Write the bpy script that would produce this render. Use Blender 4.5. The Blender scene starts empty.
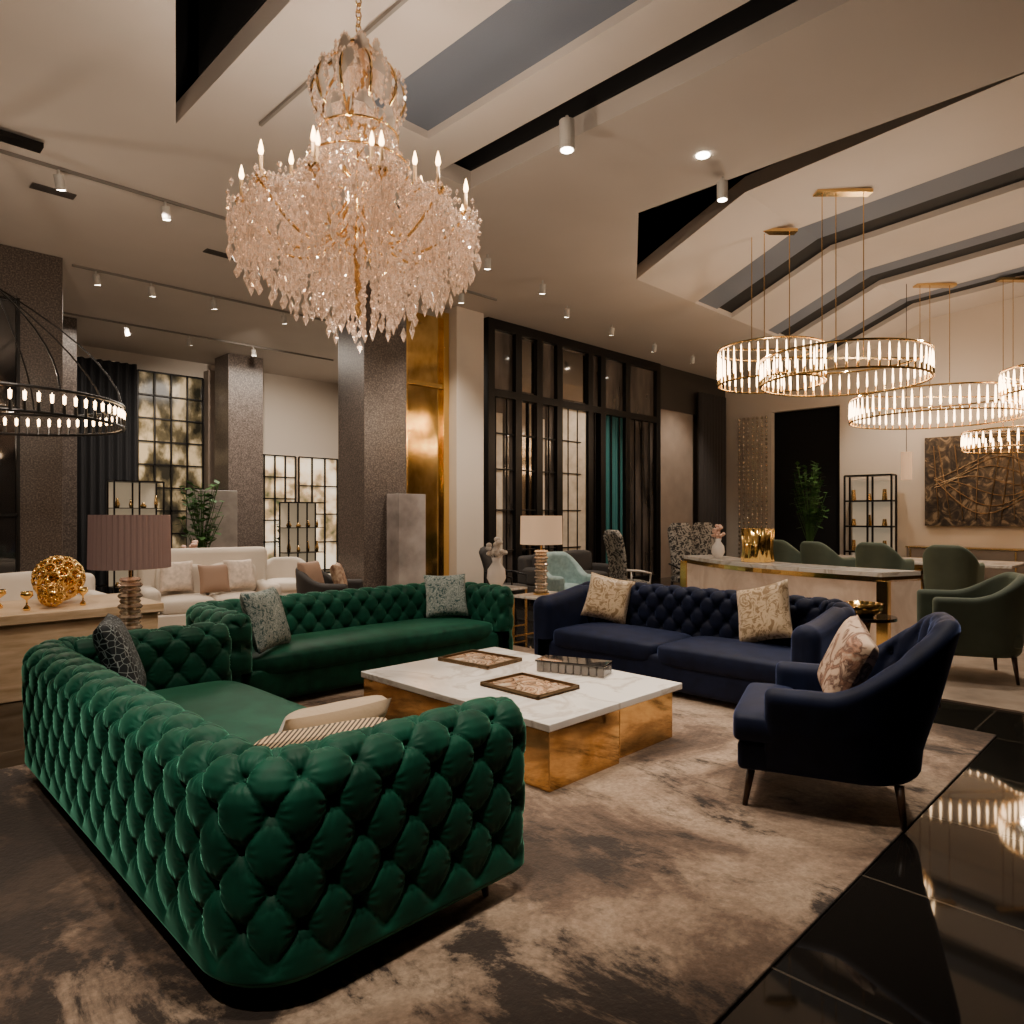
import bpy, math, random
import numpy as np
from mathutils import Vector, Matrix, Euler
random.seed(7); np.random.seed(7)
PI=math.pi
S=bpy.context.scene
COL=S.collection

# ------------------------------------------------------------------ materials
def newmat(name):
    m=bpy.data.materials.new(name); m.use_nodes=True
    nt=m.node_tree; b=nt.nodes['Principled BSDF']
    return m,nt,b
def setp(b,**k):
    al={'color':'Base Color','rough':'Roughness','metal':'Metallic','spec':'Specular IOR Level','sheen':'Sheen Weight','sheenr':'Sheen Roughness',
        'sheent':'Sheen Tint','trans':'Transmission Weight','ior':'IOR','emit':'Emission Color','emits':'Emission Strength','coat':'Coat Weight','alpha':'Alpha'}
    for q,v in k.items():
        i=b.inputs[al[q]]
        if q in('color','emit','sheent'): v=(*v,1)
        i.default_value=v
def mat(name,color,rough=.5,metal=0,bump=0,bscale=60,var=0,vscale=3,**k):
    m,nt,b=newmat(name); setp(b,color=color,rough=rough,metal=metal,**k)
    tc=nt.nodes.new('ShaderNodeTexCoord')
    if bump:
        n=nt.nodes.new('ShaderNodeTexNoise'); n.inputs['Scale'].default_value=bscale; n.inputs['Detail'].default_value=3
        nt.links.new(tc.outputs['Object'],n.inputs['Vector'])
        bp=nt.nodes.new('ShaderNodeBump'); bp.inputs['Strength'].default_value=bump; bp.inputs['Distance'].default_value=.01
        nt.links.new(n.outputs['Fac'],bp.inputs['Height']); nt.links.new(bp.outputs[0],b.inputs['Normal'])
    if var:
        n=nt.nodes.new('ShaderNodeTexNoise'); n.inputs['Scale'].default_value=vscale; n.inputs['Detail'].default_value=4
        nt.links.new(tc.outputs['Object'],n.inputs['Vector'])
        r=nt.nodes.new('ShaderNodeValToRGB')
        r.color_ramp.elements[0].position=.3; r.color_ramp.elements[1].position=.7
        r.color_ramp.elements[0].color=(*[c*(1-var) for c in color],1)
        r.color_ramp.elements[1].color=(*[min(1,c*(1+var)) for c in color],1)
        nt.links.new(n.outputs['Fac'],r.inputs['Fac']); nt.links.new(r.outputs[0],b.inputs['Base Color'])
    return m
def ramp(nt,stops,interp='LINEAR'):
    r=nt.nodes.new('ShaderNodeValToRGB'); cr=r.color_ramp; cr.interpolation=interp
    while len(cr.elements)<len(stops): cr.elements.new(.5)
    for e,(p,c) in zip(cr.elements,stops): e.position=p; e.color=(*c,1)
    return r
def mapping(nt,scale=(1,1,1),rot=(0,0,0),coord='Object',loc=(0,0,0)):
    tc=nt.nodes.new('ShaderNodeTexCoord'); mp=nt.nodes.new('ShaderNodeMapping')
    mp.inputs['Scale'].default_value=scale; mp.inputs['Rotation'].default_value=rot; mp.inputs['Location'].default_value=loc
    nt.links.new(tc.outputs[coord],mp.inputs['Vector']); return mp
def noisemat(name,stops,scale=4,detail=6,dist=0,sc=(1,1,1),rot=(0,0,0),rough=.6,metal=0,kind='noise',bump=0,nrough=.55,**k):
    m,nt,b=newmat(name); setp(b,rough=rough,metal=metal,**k)
    mp=mapping(nt,sc,rot)
    if kind=='noise':
        n=nt.nodes.new('ShaderNodeTexNoise'); n.inputs['Scale'].default_value=scale; n.inputs['Detail'].default_value=detail
        n.inputs['Distortion'].default_value=dist; n.inputs['Roughness'].default_value=nrough; out=n.outputs['Fac']
    elif kind=='voronoi':
        n=nt.nodes.new('ShaderNodeTexVoronoi'); n.feature='DISTANCE_TO_EDGE'; n.inputs['Scale'].default_value=scale; out=n.outputs['Distance']
    elif kind=='wave':
        n=nt.nodes.new('ShaderNodeTexWave'); n.inputs['Scale'].default_value=scale; n.inputs['Distortion'].default_value=dist
        n.inputs['Detail'].default_value=detail; out=n.outputs['Fac']
    nt.links.new(mp.outputs[0],n.inputs['Vector'])
    r=ramp(nt,stops); nt.links.new(out,r.inputs['Fac']); nt.links.new(r.outputs[0],b.inputs['Base Color'])
    if bump:
        bp=nt.nodes.new('ShaderNodeBump'); bp.inputs['Strength'].default_value=bump; bp.inputs['Distance'].default_value=.01
        nt.links.new(out,bp.inputs['Height']); nt.links.new(bp.outputs[0],b.inputs['Normal'])
    return m
def emat(name,color,s):
    m,nt,b=newmat(name); setp(b,color=color,emit=color,emits=s,rough=.4); return m

GREEN=mat('green_velvet',(.003,.052,.031),.6,var=.35,vscale=9,sheen=.85,sheenr=.28,sheent=(.22,.75,.52),spec=.2)
NAVY=mat('navy_velvet',(.005,.009,.03),.65,var=.3,vscale=9,sheen=.6,sheenr=.3,sheent=(.25,.34,.75),spec=.2)
BRASS=mat('brass',(.75,.5,.2),.25,1,var=.12)
GOLD=mat('gold_polished',(.9,.6,.2),.14,1)
BLACKM=mat('black_metal',(.012,.011,.011),.35,.6)
WOODL=mat('dark_leg_wood',(.05,.025,.014),.35)
CEIL=mat('ceiling_paint',(.55,.49,.44),.75,var=.06,vscale=.5)
CEILB=mat('ceiling_blue_grey',(.13,.15,.19),.7,bump=.2,bscale=120)
BLACK=mat('matte_black',(.006,.006,.007),.8)
CREAMW=mat('cream_plaster',(.55,.48,.41),.7,bump=.05)
TAUPEW=mat('taupe_panel',(.24,.19,.155),.55,var=.1)
DARKW=mat('dark_wall',(.03,.025,.022),.4)
GRANITE=noisemat('granite',[(.36,(.04,.03,.026)),(.5,(.085,.067,.058)),(.64,(.17,.135,.115))],scale=45,detail=3,rough=.3,nrough=.65)
MARBLE=noisemat('white_marble',[(.0,(.45,.42,.39)),(.44,(.86,.82,.77)),(.5,(.62,.56,.5)),(.54,(.87,.83,.78)),(1,(.9,.86,.82))],scale=1.6,detail=5,dist=1.2,rough=.14)
TRAV=noisemat('travertine',[(.3,(.46,.31,.17)),(.7,(.72,.54,.36))],scale=3,detail=6,sc=(1,1,7),rough=.35)
CRYSTAL,_nt,_b=newmat('crystal'); setp(_b,color=(1,.87,.76),rough=.03,trans=.85,ior=1.6,emit=(1,.58,.34),emits=.07)  # faint warm emission put into the drops in place of candle light
SHADEW=mat('linen_shade',(.62,.47,.34),.8,emit=(1,.6,.34),emits=.4)
BULB=emat('warm_bulb',(1,.6,.28),16)
TUBE=emat('glowing_tube',(1,.66,.36),15)
SPOTE=emat('spot_lens',(1,.86,.68),30)
CREAMF=mat('cream_bouclé',(.62,.55,.47),.85,bump=.4,bscale=90)
SAGE=mat('sage_green_fabric',(.075,.1,.075),.75,var=.15,sheen=.4,sheent=(.5,.65,.5))
TEALF=mat('pale_teal_fabric',(.3,.42,.42),.75,var=.2,vscale=14)
DARKF=mat('charcoal_fabric',(.03,.027,.026),.8)
LEAF=mat('leaf_green',(.05,.14,.03),.5,var=.3,vscale=10)
GLASSD=mat('dark_glass',(.02,.018,.018),.05,0,spec=.9)
MIRG=noisemat('antiqued_gold_panel',[(.35,(.45,.27,.07)),(.65,(.85,.58,.22))],scale=2.5,detail=5,sc=(1,1,.6),rough=.1,metal=1)
WHITEC=mat('white_ceramic',(.75,.7,.66),.25)
CANW=mat('spot_housing',(.5,.47,.43),.4)

# ------------------------------------------------------------------ mesh builder
class MB:
    def __init__(s): s.v=[];s.f=[];s.m=[]
    def add(s,vs,fs,m=0):
        o=len(s.v); s.v+= [tuple(x) for x in vs]; s.f+=[tuple(i+o for i in f) for f in fs]; s.m+=[m]*len(fs); return s
    def box(s,c,d,rz=0,m=0,tilt=None):
        vs=[]
        R=Matrix.Rotation(rz,3,'Z')
        if tilt: R=Euler(tilt).to_matrix()
        for x in(-.5,.5):
            for y in(-.5,.5):
                for z in(-.5,.5): vs.append(R@Vector((x*d[0],y*d[1],z*d[2]))+Vector(c))
        return s.add(vs,[(0,1,3,2),(4,6,7,5),(0,4,5,1),(2,3,7,6),(0,2,6,4),(1,5,7,3)],m)
    def b2(s,a,b,m=0):
        return s.box([(a[i]+b[i])/2 for i in range(3)],[abs(b[i]-a[i]) for i in range(3)],0,m)
    def cyl(s,p0,p1,r0,r1=None,n=12,m=0,cap=True):
        if r1 is None:r1=r0
        p0=Vector(p0);p1=Vector(p1);d=(p1-p0).normalized()
        a=d.orthogonal().normalized();b=d.cross(a)
        vs=[]
        for p,r in((p0,r0),(p1,r1)):
            for i in range(n):
                t=2*PI*i/n; vs.append(p+a*r*math.cos(t)+b*r*math.sin(t))
        fs=[(i,(i+1)%n,n+(i+1)%n,n+i) for i in range(n)]
        if cap: fs+=[tuple(range(n))[::-1],tuple(range(n,2*n))]
        return s.add(vs,fs,m)
    def lathe(s,prof,c=(0,0,0),n=24,m=0,flute=0,fn=0):
        vs=[]
        for r,z in prof:
            for i in range(n):
                t=2*PI*i/n; rr=r*(1+flute*math.cos(fn*t)) if fn else r
                vs.append((c[0]+rr*math.cos(t),c[1]+rr*math.sin(t),c[2]+z))
        fs=[]
        for k in range(len(prof)-1):
            for i in range(n): fs.append((k*n+i,k*n+(i+1)%n,(k+1)*n+(i+1)%n,(k+1)*n+i))
        return s.add(vs,fs,m)
    def tube(s,pts,r,n=8,m=0,closed=False):
        pts=[Vector(p) for p in pts]; N=len(pts); vs=[]
        up=Vector((0,0,1))
        for i,p in enumerate(pts):
            if closed: d=pts[(i+1)%N]-pts[i-1]
            else: d=pts[min(i+1,N-1)]-pts[max(i-1,0)]
            d.normalize(); a=d.cross(up)
            if a.length<.05: a=d.cross(Vector((1,0,0)))
            a.normalize(); b=a.cross(d)
            rr=r[i] if isinstance(r,(list,tuple)) else r
            for k in range(n):
                t=2*PI*k/n; vs.append(p+a*rr*math.cos(t)+b*rr*math.sin(t))
        fs=[]
        for i in range(N if closed else N-1):
            j=(i+1)%N
            for k in range(n): fs.append((i*n+k,i*n+(k+1)%n,j*n+(k+1)%n,j*n+k))
        return s.add(vs,fs,m)
    def ell(s,c,r,n=12,k=8,m=0,rz=0):
        vs=[];fs=[]
        for j in range(k+1):
            ph=-PI/2+PI*j/k
            for i in range(n):
                t=2*PI*i/n
                x=r[0]*math.cos(ph)*math.cos(t);y=r[1]*math.cos(ph)*math.sin(t)
                vs.append((c[0]+x*math.cos(rz)-y*math.sin(rz),c[1]+x*math.sin(rz)+y*math.cos(rz),c[2]+r[2]*math.sin(ph)))
        for j in range(k):
            for i in range(n): fs.append((j*n+i,j*n+(i+1)%n,(j+1)*n+(i+1)%n,(j+1)*n+i))
        return s.add(vs,fs,m)
    def drop(s,c,w,h,m=0,rz=0):
        vs=[(c[0],c[1],c[2]+h*.4)]
        for i in range(5):
            t=rz+2*PI*i/5; vs.append((c[0]+w*math.cos(t),c[1]+w*math.sin(t),c[2]-h*.12))
        vs.append((c[0],c[1],c[2]-h*.6))
        return s.add(vs,[(0,1+i,1+(i+1)%5) for i in range(5)]+[(6,1+(i+1)%5,1+i) for i in range(5)],m)
    def poly(s,pts,z0,z1,m=0):
        n=len(pts)
        vs=[(*p,z0) for p in pts]+[(*p,z1) for p in pts]
        return s.add(vs,[tuple(range(n))[::-1],tuple(range(n,2*n))]+[(i,(i+1)%n,n+(i+1)%n,n+i) for i in range(n)],m)
    def build(s,name,mats,parent=None,smooth=False,bevel=0,seg=2,loc=None,rz=0,fix=True):
        me=bpy.data.meshes.new(name); me.from_pydata(s.v,[],s.f)
        for m in (mats if isinstance(mats,(list,tuple)) else [mats]): me.materials.append(m)
        me.polygons.foreach_set('material_index',s.m)
        if smooth: me.polygons.foreach_set('use_smooth',[True]*len(me.polygons))
        me.update()
        if fix:
            import bmesh
            bm=bmesh.new(); bm.from_mesh(me); bmesh.ops.recalc_face_normals(bm,faces=bm.faces); bm.to_mesh(me); bm.free()
        o=bpy.data.objects.new(name,me); COL.objects.link(o)
        if parent: o.parent=parent
        if loc: o.location=loc
        o.rotation_euler[2]=rz
        if bevel:
            b=o.modifiers.new('bevel','BEVEL'); b.width=bevel; b.segments=seg; b.limit_method='ANGLE'
            for p in me.polygons: p.use_smooth=True
            try:
                me.set_sharp_from_angle(angle=math.radians(50))
            except Exception: pass
            if seg>=2:
                w=o.modifiers.new('wn','WEIGHTED_NORMAL')
        return o
def grp(name,loc=(0,0,0),rz=0):
    e=bpy.data.objects.new(name,None); COL.objects.link(e); e.location=loc; e.rotation_euler[2]=rz; e.empty_display_size=.2; return e

# ------------------------------------------------------------------ upholstered U-shaped shell (sofa / tub chair)
def sm(a,b,x): t=np.clip((x-a)/(b-a),0,1); return t*t*(3-2*t)
def ushell(name,W,D,rc,T,H,z0,zin,ds,nt,amp,sw,sh,mask,parent,matl,endR=.09,but=None,flare=.02,lean=0,pleat=.0028):
    L1=D-rc;La=PI/2*rc;L2=W-2*rc;TL=2*L1+2*La+L2
    n=int(TL/ds); ss=np.linspace(0,TL,n+1)
    rows=[];spin=[];tc=[];sc=[]
    def path(s):
        if s<=L1: return (-W/2,-D/2+s),(1,0)
        s-=L1
        if s<=La:
            t=PI-s/rc; return (-W/2+rc+rc*math.cos(t),D/2-rc+rc*math.sin(t)),(-math.cos(t),-math.sin(t))
        s-=La
        if s<=L2: return (-W/2+rc+s,D/2),(0,-1)
        s-=L2
        if s<=La:
            t=PI/2-s/rc; return (W/2-rc+rc*math.cos(t),D/2-rc+rc*math.sin(t)),(-math.cos(t),-math.sin(t))
        s-=La
        return (W/2,D/2-rc-s),(-1,0)
    R=T/2
    def prof(h):
        pts=[(flare+.03,z0),(flare,z0+.03),(flare*.3,z0+(h-z0)*.5),(0,h-R)]
        for k in range(1,13):
            a=PI-PI*k/12; pts.append((R+R*math.cos(a),h-R+R*math.sin(a)))
        pts.append((T*1.02,zin)); pts=np.array(pts)
        d=np.r_[0,np.cumsum(np.hypot(*np.diff(pts,axis=0).T))]
        crown=d[9]
        q=np.linspace(0,d[-1],nt)
        return np.interp(q,d,pts[:,0]),np.interp(q,d,pts[:,1]),q-crown
    K=7
    def row(s,fwd,lat,sval):
        p,nn=path(min(max(s,0),TL)); h=H(min(max(s,0),TL)/TL)
        i,z,t=prof(h)
        si=np.full(nt,R); sz=np.minimum(z,h-R)
        ii=si+(i-si)*lat; zz=sz+(z-sz)*lat
        ln=lean*np.clip((zz-z0-.15),0,9)*float(sm(-.1*D,.45*D,np.array(p[1])))
        rows.append(np.stack([p[0]+nn[0]*ii,p[1]+nn[1]*ii-fwd+ln,zz],1))
        spin.append(np.stack([p[0]+nn[0]*si,p[1]+nn[1]*si+ln+(0.03 if fwd>0 else 0),sz],1))
        tc.append(t); sc.append(np.full(nt,sval))
    for k in range(K,0,-1):
        a=PI/2*k/K; row(0,endR*math.sin(a),math.cos(a)**.6 if k<K else 0.0,-endR*a)
    for s in ss: row(s,0,1,s)
    for k in range(1,K+1):
        a=PI/2*k/K; row(TL,endR*math.sin(a),math.cos(a)**.6 if k<K else 0.0,TL+endR*a)
    P=np.array(rows);SP=np.array(spin);T_=np.array(tc);S_=np.array(sc)
    du=np.gradient(P,axis=0);dv=np.gradient(P,axis=1)
    N=np.cross(du,dv); L=np.linalg.norm(N,axis=2,keepdims=True); N=N/np.maximum(L,1e-9)
    sg=np.sign((N*(P-SP)).sum(2,keepdims=True)); 
    if np.median(sg)<0: N=-N
    u=S_/sw; v=T_/sh; a=u+v;b=u-v
    ca=np.abs(np.sin(PI*a));cb=np.abs(np.sin(PI*b))
    crease=np.exp(-np.minimum(ca,cb)/.12)
    puff=(ca*cb)**.45
    ra=a-np.round(a);rb=b-np.round(b); rr=np.sqrt(ra**2+rb**2)
    g=np.exp(-(rr/.17)**1.3)
    th=np.arctan2(T_-(np.round(a)-np.round(b))/2*sh,S_-(np.round(a)+np.round(b))/2*sw)
    pl=np.sin(th*12+3*np.round(a)+5*np.round(b))*np.exp(-((rr-.24)/.15)**2)
    M=mask(S_,T_,TL)
    disp=(-amp*.32*crease+amp*.26*(puff-1)-amp*1.1*g+pleat*pl)*M
    P2=P+N*disp[...,None]
    ok=(L[...,0]>1e-7); P2=np.where(ok[...,None],P2,P)
    nr=P.shape[0]
    idx=np.arange(nr*nt).reshape(nr,nt)
    F=np.stack([idx[:-1,:-1],idx[:-1,1:],idx[1:,1:],idx[1:,:-1]],-1).reshape(-1,4)
    me=bpy.data.meshes.new(name); me.from_pydata(P2.reshape(-1,3).tolist(),[],F.tolist()); me.materials.append(matl)
    me.polygons.foreach_set('use_smooth',[True]*len(F)); me.update()
    o=bpy.data.objects.new(name,me); COL.objects.link(o); o.parent=parent
    if but:
        bb=MB()
        ia=np.round(a).astype(int); ib=np.round(b).astype(int)
        near=np.where((ra**2+rb**2<.006)&(M>.6)&ok)
        best={}
        for r,c in zip(*near):
            k=(ia[r,c],ib[r,c]); d=ra[r,c]**2+rb[r,c]**2
            if k not in best or d<best[k][0]: best[k]=(d,r,c)
        for d,r,c in best.values():
            q=P2[r,c]+N[r,c]*.003; bb.ell(q,(.011,.011,.011),8,5)
        if bb.v: bb.build('buttons',matl,parent,smooth=True,fix=False)
    return o
def cushion(name,c,d,parent,matl,puff=.03):
    m=MB(); vs=[]
    def se(t,e): 
        return math.copysign(abs(t)**e,t)
    N=48;K=16;vs=[];fs=[]
    for j in range(K+1):
        ph=-PI/2+PI*j/K; cz=se(math.sin(ph),.35); cr=abs(math.cos(ph))**.3 if abs(math.cos(ph))>1e-6 else 0
        for i in range(N):
            t=2*PI*i/N
            x=se(math.cos(t),.22)*cr; y=se(math.sin(t),.22)*cr
            z=cz*(1)+ (puff/d[2]*2*(1-x*x)*(1-y*y)*(1 if cz>0 else 0))
            vs.append((c[0]+x*d[0]/2,c[1]+y*d[1]/2,c[2]+z*d[2]/2))
    for j in range(K):
        for i in range(N): fs.append((j*N+i,j*N+(i+1)%N,(j+1)*N+(i+1)%N,(j+1)*N+i))
    m.add(vs,fs); return m.build(name,matl,parent,smooth=True,fix=False)
def legs(parent,pts,z1,r0=.013,r1=.024,matl=None,splay=.03):
    for i,(x,y) in enumerate(pts):
        m=MB(); l=math.hypot(x,y) or 1
        m.cyl((x+x/l*splay,y+y/l*splay,0),(x,y,z1),r0,r1,10); m.build('leg_%d'%(i+1),matl or WOODL,parent,smooth=True)

def sofa(name,loc,rz,W,D,H,T,matl,outer=True,ncush=1,sw=.205,sh=.235,amp=.03,z0=.13,zseat=.45,ds=.012,nt=120,armH=None):
    g=grp(name,loc,rz)
    if outer: mask=lambda s,t,TL: np.ones_like(s)*sm(-(H-z0)-.05,-(H-z0)+.06,t)
    else: mask=lambda s,t,TL: sm(-.12,.0,t)*sm(.0,.25,s-D*.45)*sm(.0,.25,TL-s-D*.45)
    if armH: Hf=lambda x: armH+(H-armH)*float(sm(.0,.22,np.array(min(x,1-x))))
    else: Hf=lambda x:H
    ushell('tufted_back_and_arms',W,D-.1,.3,T,Hf,z0,zseat-.12,ds,nt,amp,sw,sh,mask,g,matl,but=True)
    r=.24; hw=W/2-.08; hd=D/2-.13
    pts=[(hw,-D/2+.1)]+[(hw-r+r*math.cos(a),hd-r+r*math.sin(a)) for a in np.linspace(0,PI/2,8)]+[(-hw+r-r*math.sin(a),hd-r+r*math.cos(a)) for a in np.linspace(0,PI/2,8)]+[(-hw,-D/2+.1)]
    MB().poly([tuple(map(float,p)) for p in pts],z0,zseat-.16).build('base_frame',matl,g,bevel=.01)
    iw=W-2*T; cw=iw/ncush
    cushion('front_apron',(0,-D/2+.12,z0+.12),(iw+.1,.2,.3),g,matl,puff=0)
    for k in range(ncush):
        cushion('seat_cushion_%d'%(k+1),(-iw/2+cw*(k+.5),-T/2-.03+.0,zseat-.1),(cw+.01,D-T-.06,.2),g,matl,puff=.03)
    legs(g,[(-W/2+.14,-D/2+.14),(W/2-.14,-D/2+.14),(-W/2+.26,D/2-.3),(W/2-.26,D/2-.3)],z0+.02,splay=.02)
    return g

ZR=.015
sofa('green_tufted_sofa',(1.47,3.63,ZR),PI/2,3.22,1.3,.82,.27,GREEN,ds=.008,nt=200,amp=.034,z0=.085,sw=.215,sh=.25)
sofa('green_tufted_sofa',(3.86,5.97,ZR),0,3.2,1.1,.82,.24,GREEN,ds=.012,nt=130,amp=.03,z0=.08)
sofa('navy_tufted_sofa',(5.78,3.5,ZR),-PI/2,2.9,1.05,.88,.22,NAVY,outer=False,ncush=2,ds=.014,nt=120,amp=.042,z0=.08,armH=.76)

def tub(name,loc,rz,W,D,H,Ha,matl,z0=.2,zs=.45,T=.12,amp=.02,tuft=True,legm=None,rc=None,seatext=.06,lean=0,flare=.05):
    g=grp(name,loc,rz)
    rc=rc or W*.42
    mask=(lambda s,t,TL: sm(0,.06,t)*sm(.2,.35,s)*sm(.2,.35,TL-s)) if tuft else (lambda s,t,TL: s*0)
    Hf=lambda x: Ha+(H-Ha)*float(sm(.12,.42,np.array(min(x,1-x))))
    ushell('shell_back_and_arms',W,D,rc,T,Hf,z0,zs-.12,.02,60,amp,.17,.3,mask,g,matl,endR=.05,flare=flare,but=tuft,lean=lean,pleat=0)
    m=MB(); 
    pts=[]
    for k in range(25):
        a=PI*k/24; r=W/2-.04-flare
        pts.append((r*math.cos(a),D/2-rc+ (rc-.04-flare)*math.sin(a)))
    pts+=[(-W/2+.04,-D/2-seatext),(W/2-.04,-D/2-seatext)]
    m.poly(pts,z0,zs-.12); m.build('seat_base',matl,g,bevel=.03,seg=3)
    if seatext>.1:
        cushion('seat_cushion_front',(0,-D/2-seatext/2+.02,zs-.05),(W-.04,seatext+.1,.17),g,matl,puff=.02)
    cushion('seat_cushion',(0,-T/2-(seatext/2 if seatext<=.1 else 0),zs-.05),(W-2*T+.02,D-T+(seatext if seatext<=.1 else 0)+.05,.17),g,matl,puff=.03)
    yf=-D/2-seatext+.07
    legs(g,[(-W/2+.1,yf),(W/2-.1,yf),(-W/2+.12,D/2-.17),(W/2-.12,D/2-.17)],z0+.01,matl=legm,splay=.04)
    return g
tub('navy_armchair',(4.13,1.43,ZR),math.radians(200),.88,.76,1.05,.66,NAVY,z0=.2,zs=.48,T=.13,amp=.03,seatext=.19,lean=.2)

# ------------------------------------------------------------------ throw pillows
def pillow(name,loc,size,yaw,tilt,matl,roll=0,th=.085,hs=None):
    hs=hs or size; n=22; m=MB(); vs=[];fs=[]
    for side in(1,-1):
        o=len(vs)
        for j in range(n+1):
            for i in range(n+1):
                x=-1+2*i/n;y=-1+2*j/n
                k=((1-x**4)*(1-y**4))**.5
                fold=.06*math.sin(9*x+3*y)*k*(1-k)
                vs.append((x*(1-.07*math.cos(y*PI/2))*size/2,side*(th*k**.8+fold*th),y*(1-.07*math.cos(x*PI/2))*hs/2))
        for j in range(n):
            for i in range(n):
                q=(o+j*(n+1)+i,o+j*(n+1)+i+1,o+(j+1)*(n+1)+i+1,o+(j+1)*(n+1)+i)
                fs.append(q if side<0 else q[::-1])
    m.add(vs,fs); o=m.build(name,matl,None,smooth=True,fix=False)
    o.location=loc
    M=Matrix.Rotation(yaw,4,'Z')@Matrix.Rotation(tilt,4,'X')@Matrix.Rotation(roll,4,'Y')
    o.rotation_mode='QUATERNION'; o.rotation_quaternion=M.to_quaternion()
    return o
P_TEAL=noisemat('teal_leaf_pattern',[(.42,(.04,.09,.09)),(.5,(.4,.43,.4)),(.56,(.05,.11,.11)),(.62,(.36,.4,.37))],scale=14,detail=3,dist=2.5,rough=.8)
P_DARK=noisemat('black_vine_pattern',[(.0,(.3,.34,.34)),(.03,(.25,.3,.32)),(.05,(.006,.012,.018)),(1,(.006,.01,.015))],scale=26,kind='voronoi',rough=.7)
P_GOLD=noisemat('champagne_jacquard',[(.42,(.3,.19,.09)),(.47,(.66,.5,.32)),(.56,(.64,.48,.3)),(.62,(.3,.19,.09))],scale=8,detail=3,dist=2.5,rough=.45,sheen=.3)
P_GEO=noisemat('gold_geometric_weave',[(.45,(.04,.03,.025)),(.55,(.6,.43,.24))],scale=26,kind='wave',detail=0,rot=(0,.7,.7),rough=.6)
P_BEIGE=mat('beige_silk',(.42,.31,.2),.5,bump=.2,bscale=40,sheen=.3)
P_FLOR=noisemat('floral_print',[(.3,(.58,.44,.32)),(.46,(.6,.42,.3)),(.52,(.12,.06,.045)),(.58,(.42,.22,.14)),(.64,(.58,.44,.32))],scale=6,detail=6,dist=1.5,rough=.7)
pillow('throw_pillow',(2.72,5.66,.72),.52,math.radians(35),math.radians(-18),P_TEAL,hs=.52)
pillow('throw_pillow',(4.95,5.98,.71),.48,math.radians(-25),math.radians(-16),P_TEAL)
pillow('throw_pillow',(1.33,4.7,.72),.54,math.radians(70),math.radians(-20),P_DARK)
pillow('throw_pillow',(1.66,2.86,.59),.52,math.radians(178),math.radians(-42),P_BEIGE,hs=.42)
pillow('throw_pillow',(1.5,2.6,.585),.54,math.radians(160),math.radians(-42),P_GEO,roll=.08,hs=.42)
pillow('throw_pillow',(5.93,4.5,.72),.48,math.radians(-60),math.radians(-18),P_GOLD,roll=.2)
pillow('throw_pillow',(5.9,2.78,.74),.52,math.radians(-100),math.radians(-18),P_GOLD,roll=-.3)
pillow('throw_pillow',(4.13,1.46,.76),.46,math.radians(215),math.radians(-22),P_FLOR,roll=.25)

# ------------------------------------------------------------------ coffee table
g=grp('coffee_table',(3.66,3.62,ZR))
BRASSP=noisemat('polished_brass_blocks',[(.3,(.5,.27,.09)),(.6,(.88,.58,.24))],scale=2.5,detail=4,rough=.07,metal=1)
MB().b2((-.69,-.95,.0),(-.02,.95,.35)).build('brass_base_front',BRASSP,g,bevel=.006)
MB().b2((.05,-.9,.0),(.68,.95,.35)).build('brass_base_rear',BRASSP,g,bevel=.006)
MB().b2((-.705,-.965,.35),(.705,.965,.395)).build('marble_top',MARBLE,g,bevel=.006)
ART=noisemat('tray_abstract_print',[(.35,(.6,.5,.38)),(.47,(.4,.22,.12)),(.52,(.04,.03,.03)),(.58,(.6,.42,.26)),(.75,(.25,.1,.06))],scale=6,detail=4,dist=2,rough=.15)
RIM=mat('tray_rim_bronze',(.14,.09,.045),.3,.8)
zt=.396+ZR
def tray(loc,rz,w,d):
    g=grp('decorative_tray',loc,rz)
    MB().b2((-w/2,-d/2,0),(w/2,d/2,.012)).build('tray_print',ART,g)
    m=MB(); e=.018
    for a,b in(((-w/2,-d/2),(w/2,-d/2+e)),((-w/2,d/2-e),(w/2,d/2)),((-w/2,-d/2),(-w/2+e,d/2)),((w/2-e,-d/2),(w/2,d/2))):
        m.b2((*a,0),(*b,.03))
    m.build('tray_rim',RIM,g,bevel=.003)
tray((3.85,4.22,zt),.1,.42,.55)
tray((3.5,3.33,zt),.0,.42,.55)
g=grp('crystal_box',(4.08,3.42,zt),.35)
CRB=mat('smoked_crystal',(.35,.32,.3),.05,trans=.6)
m=MB()
for i in range(9):
    m.b2((-.1,-.27+i*.06,.0),(.1,-.27+i*.06+.054,.075))
m.build('ribbed_box_body',CRB,g,bevel=.006)
MB().b2((-.105,-.275,.075),(.105,.275,.09)).build('box_lid',GLASSD,g,bevel=.004)

# ------------------------------------------------------------------ floor, rugs
fm,nt_,b_=newmat('black_stone_tiles'); mp=mapping(nt_,(1,1,1),loc=(.3,.55,0))
br=nt_.nodes.new('ShaderNodeTexBrick'); br.offset=0; br.inputs['Scale'].default_value=1
br.inputs['Brick Width'].default_value=.9; br.inputs['Row Height'].default_value=.9; br.inputs['Mortar Size'].default_value=.006
br.inputs['Color1'].default_value=(.006,.0055,.005,1); br.inputs['Color2'].default_value=(.011,.0095,.0085,1); br.inputs['Mortar'].default_value=(.07,.058,.045,1)
nt_.links.new(mp.outputs[0],br.inputs['Vector']); nt_.links.new(br.outputs['Color'],b_.inputs['Base Color']); setp(b_,rough=.04,spec=.3)
n=nt_.nodes.new('ShaderNodeTexNoise'); n.inputs['Scale'].default_value=1.5; nt_.links.new(mp.outputs[0],n.inputs['Vector'])
bp=nt_.nodes.new('ShaderNodeBump'); bp.inputs['Strength'].default_value=.012; bp.inputs['Distance'].default_value=.02
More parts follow.
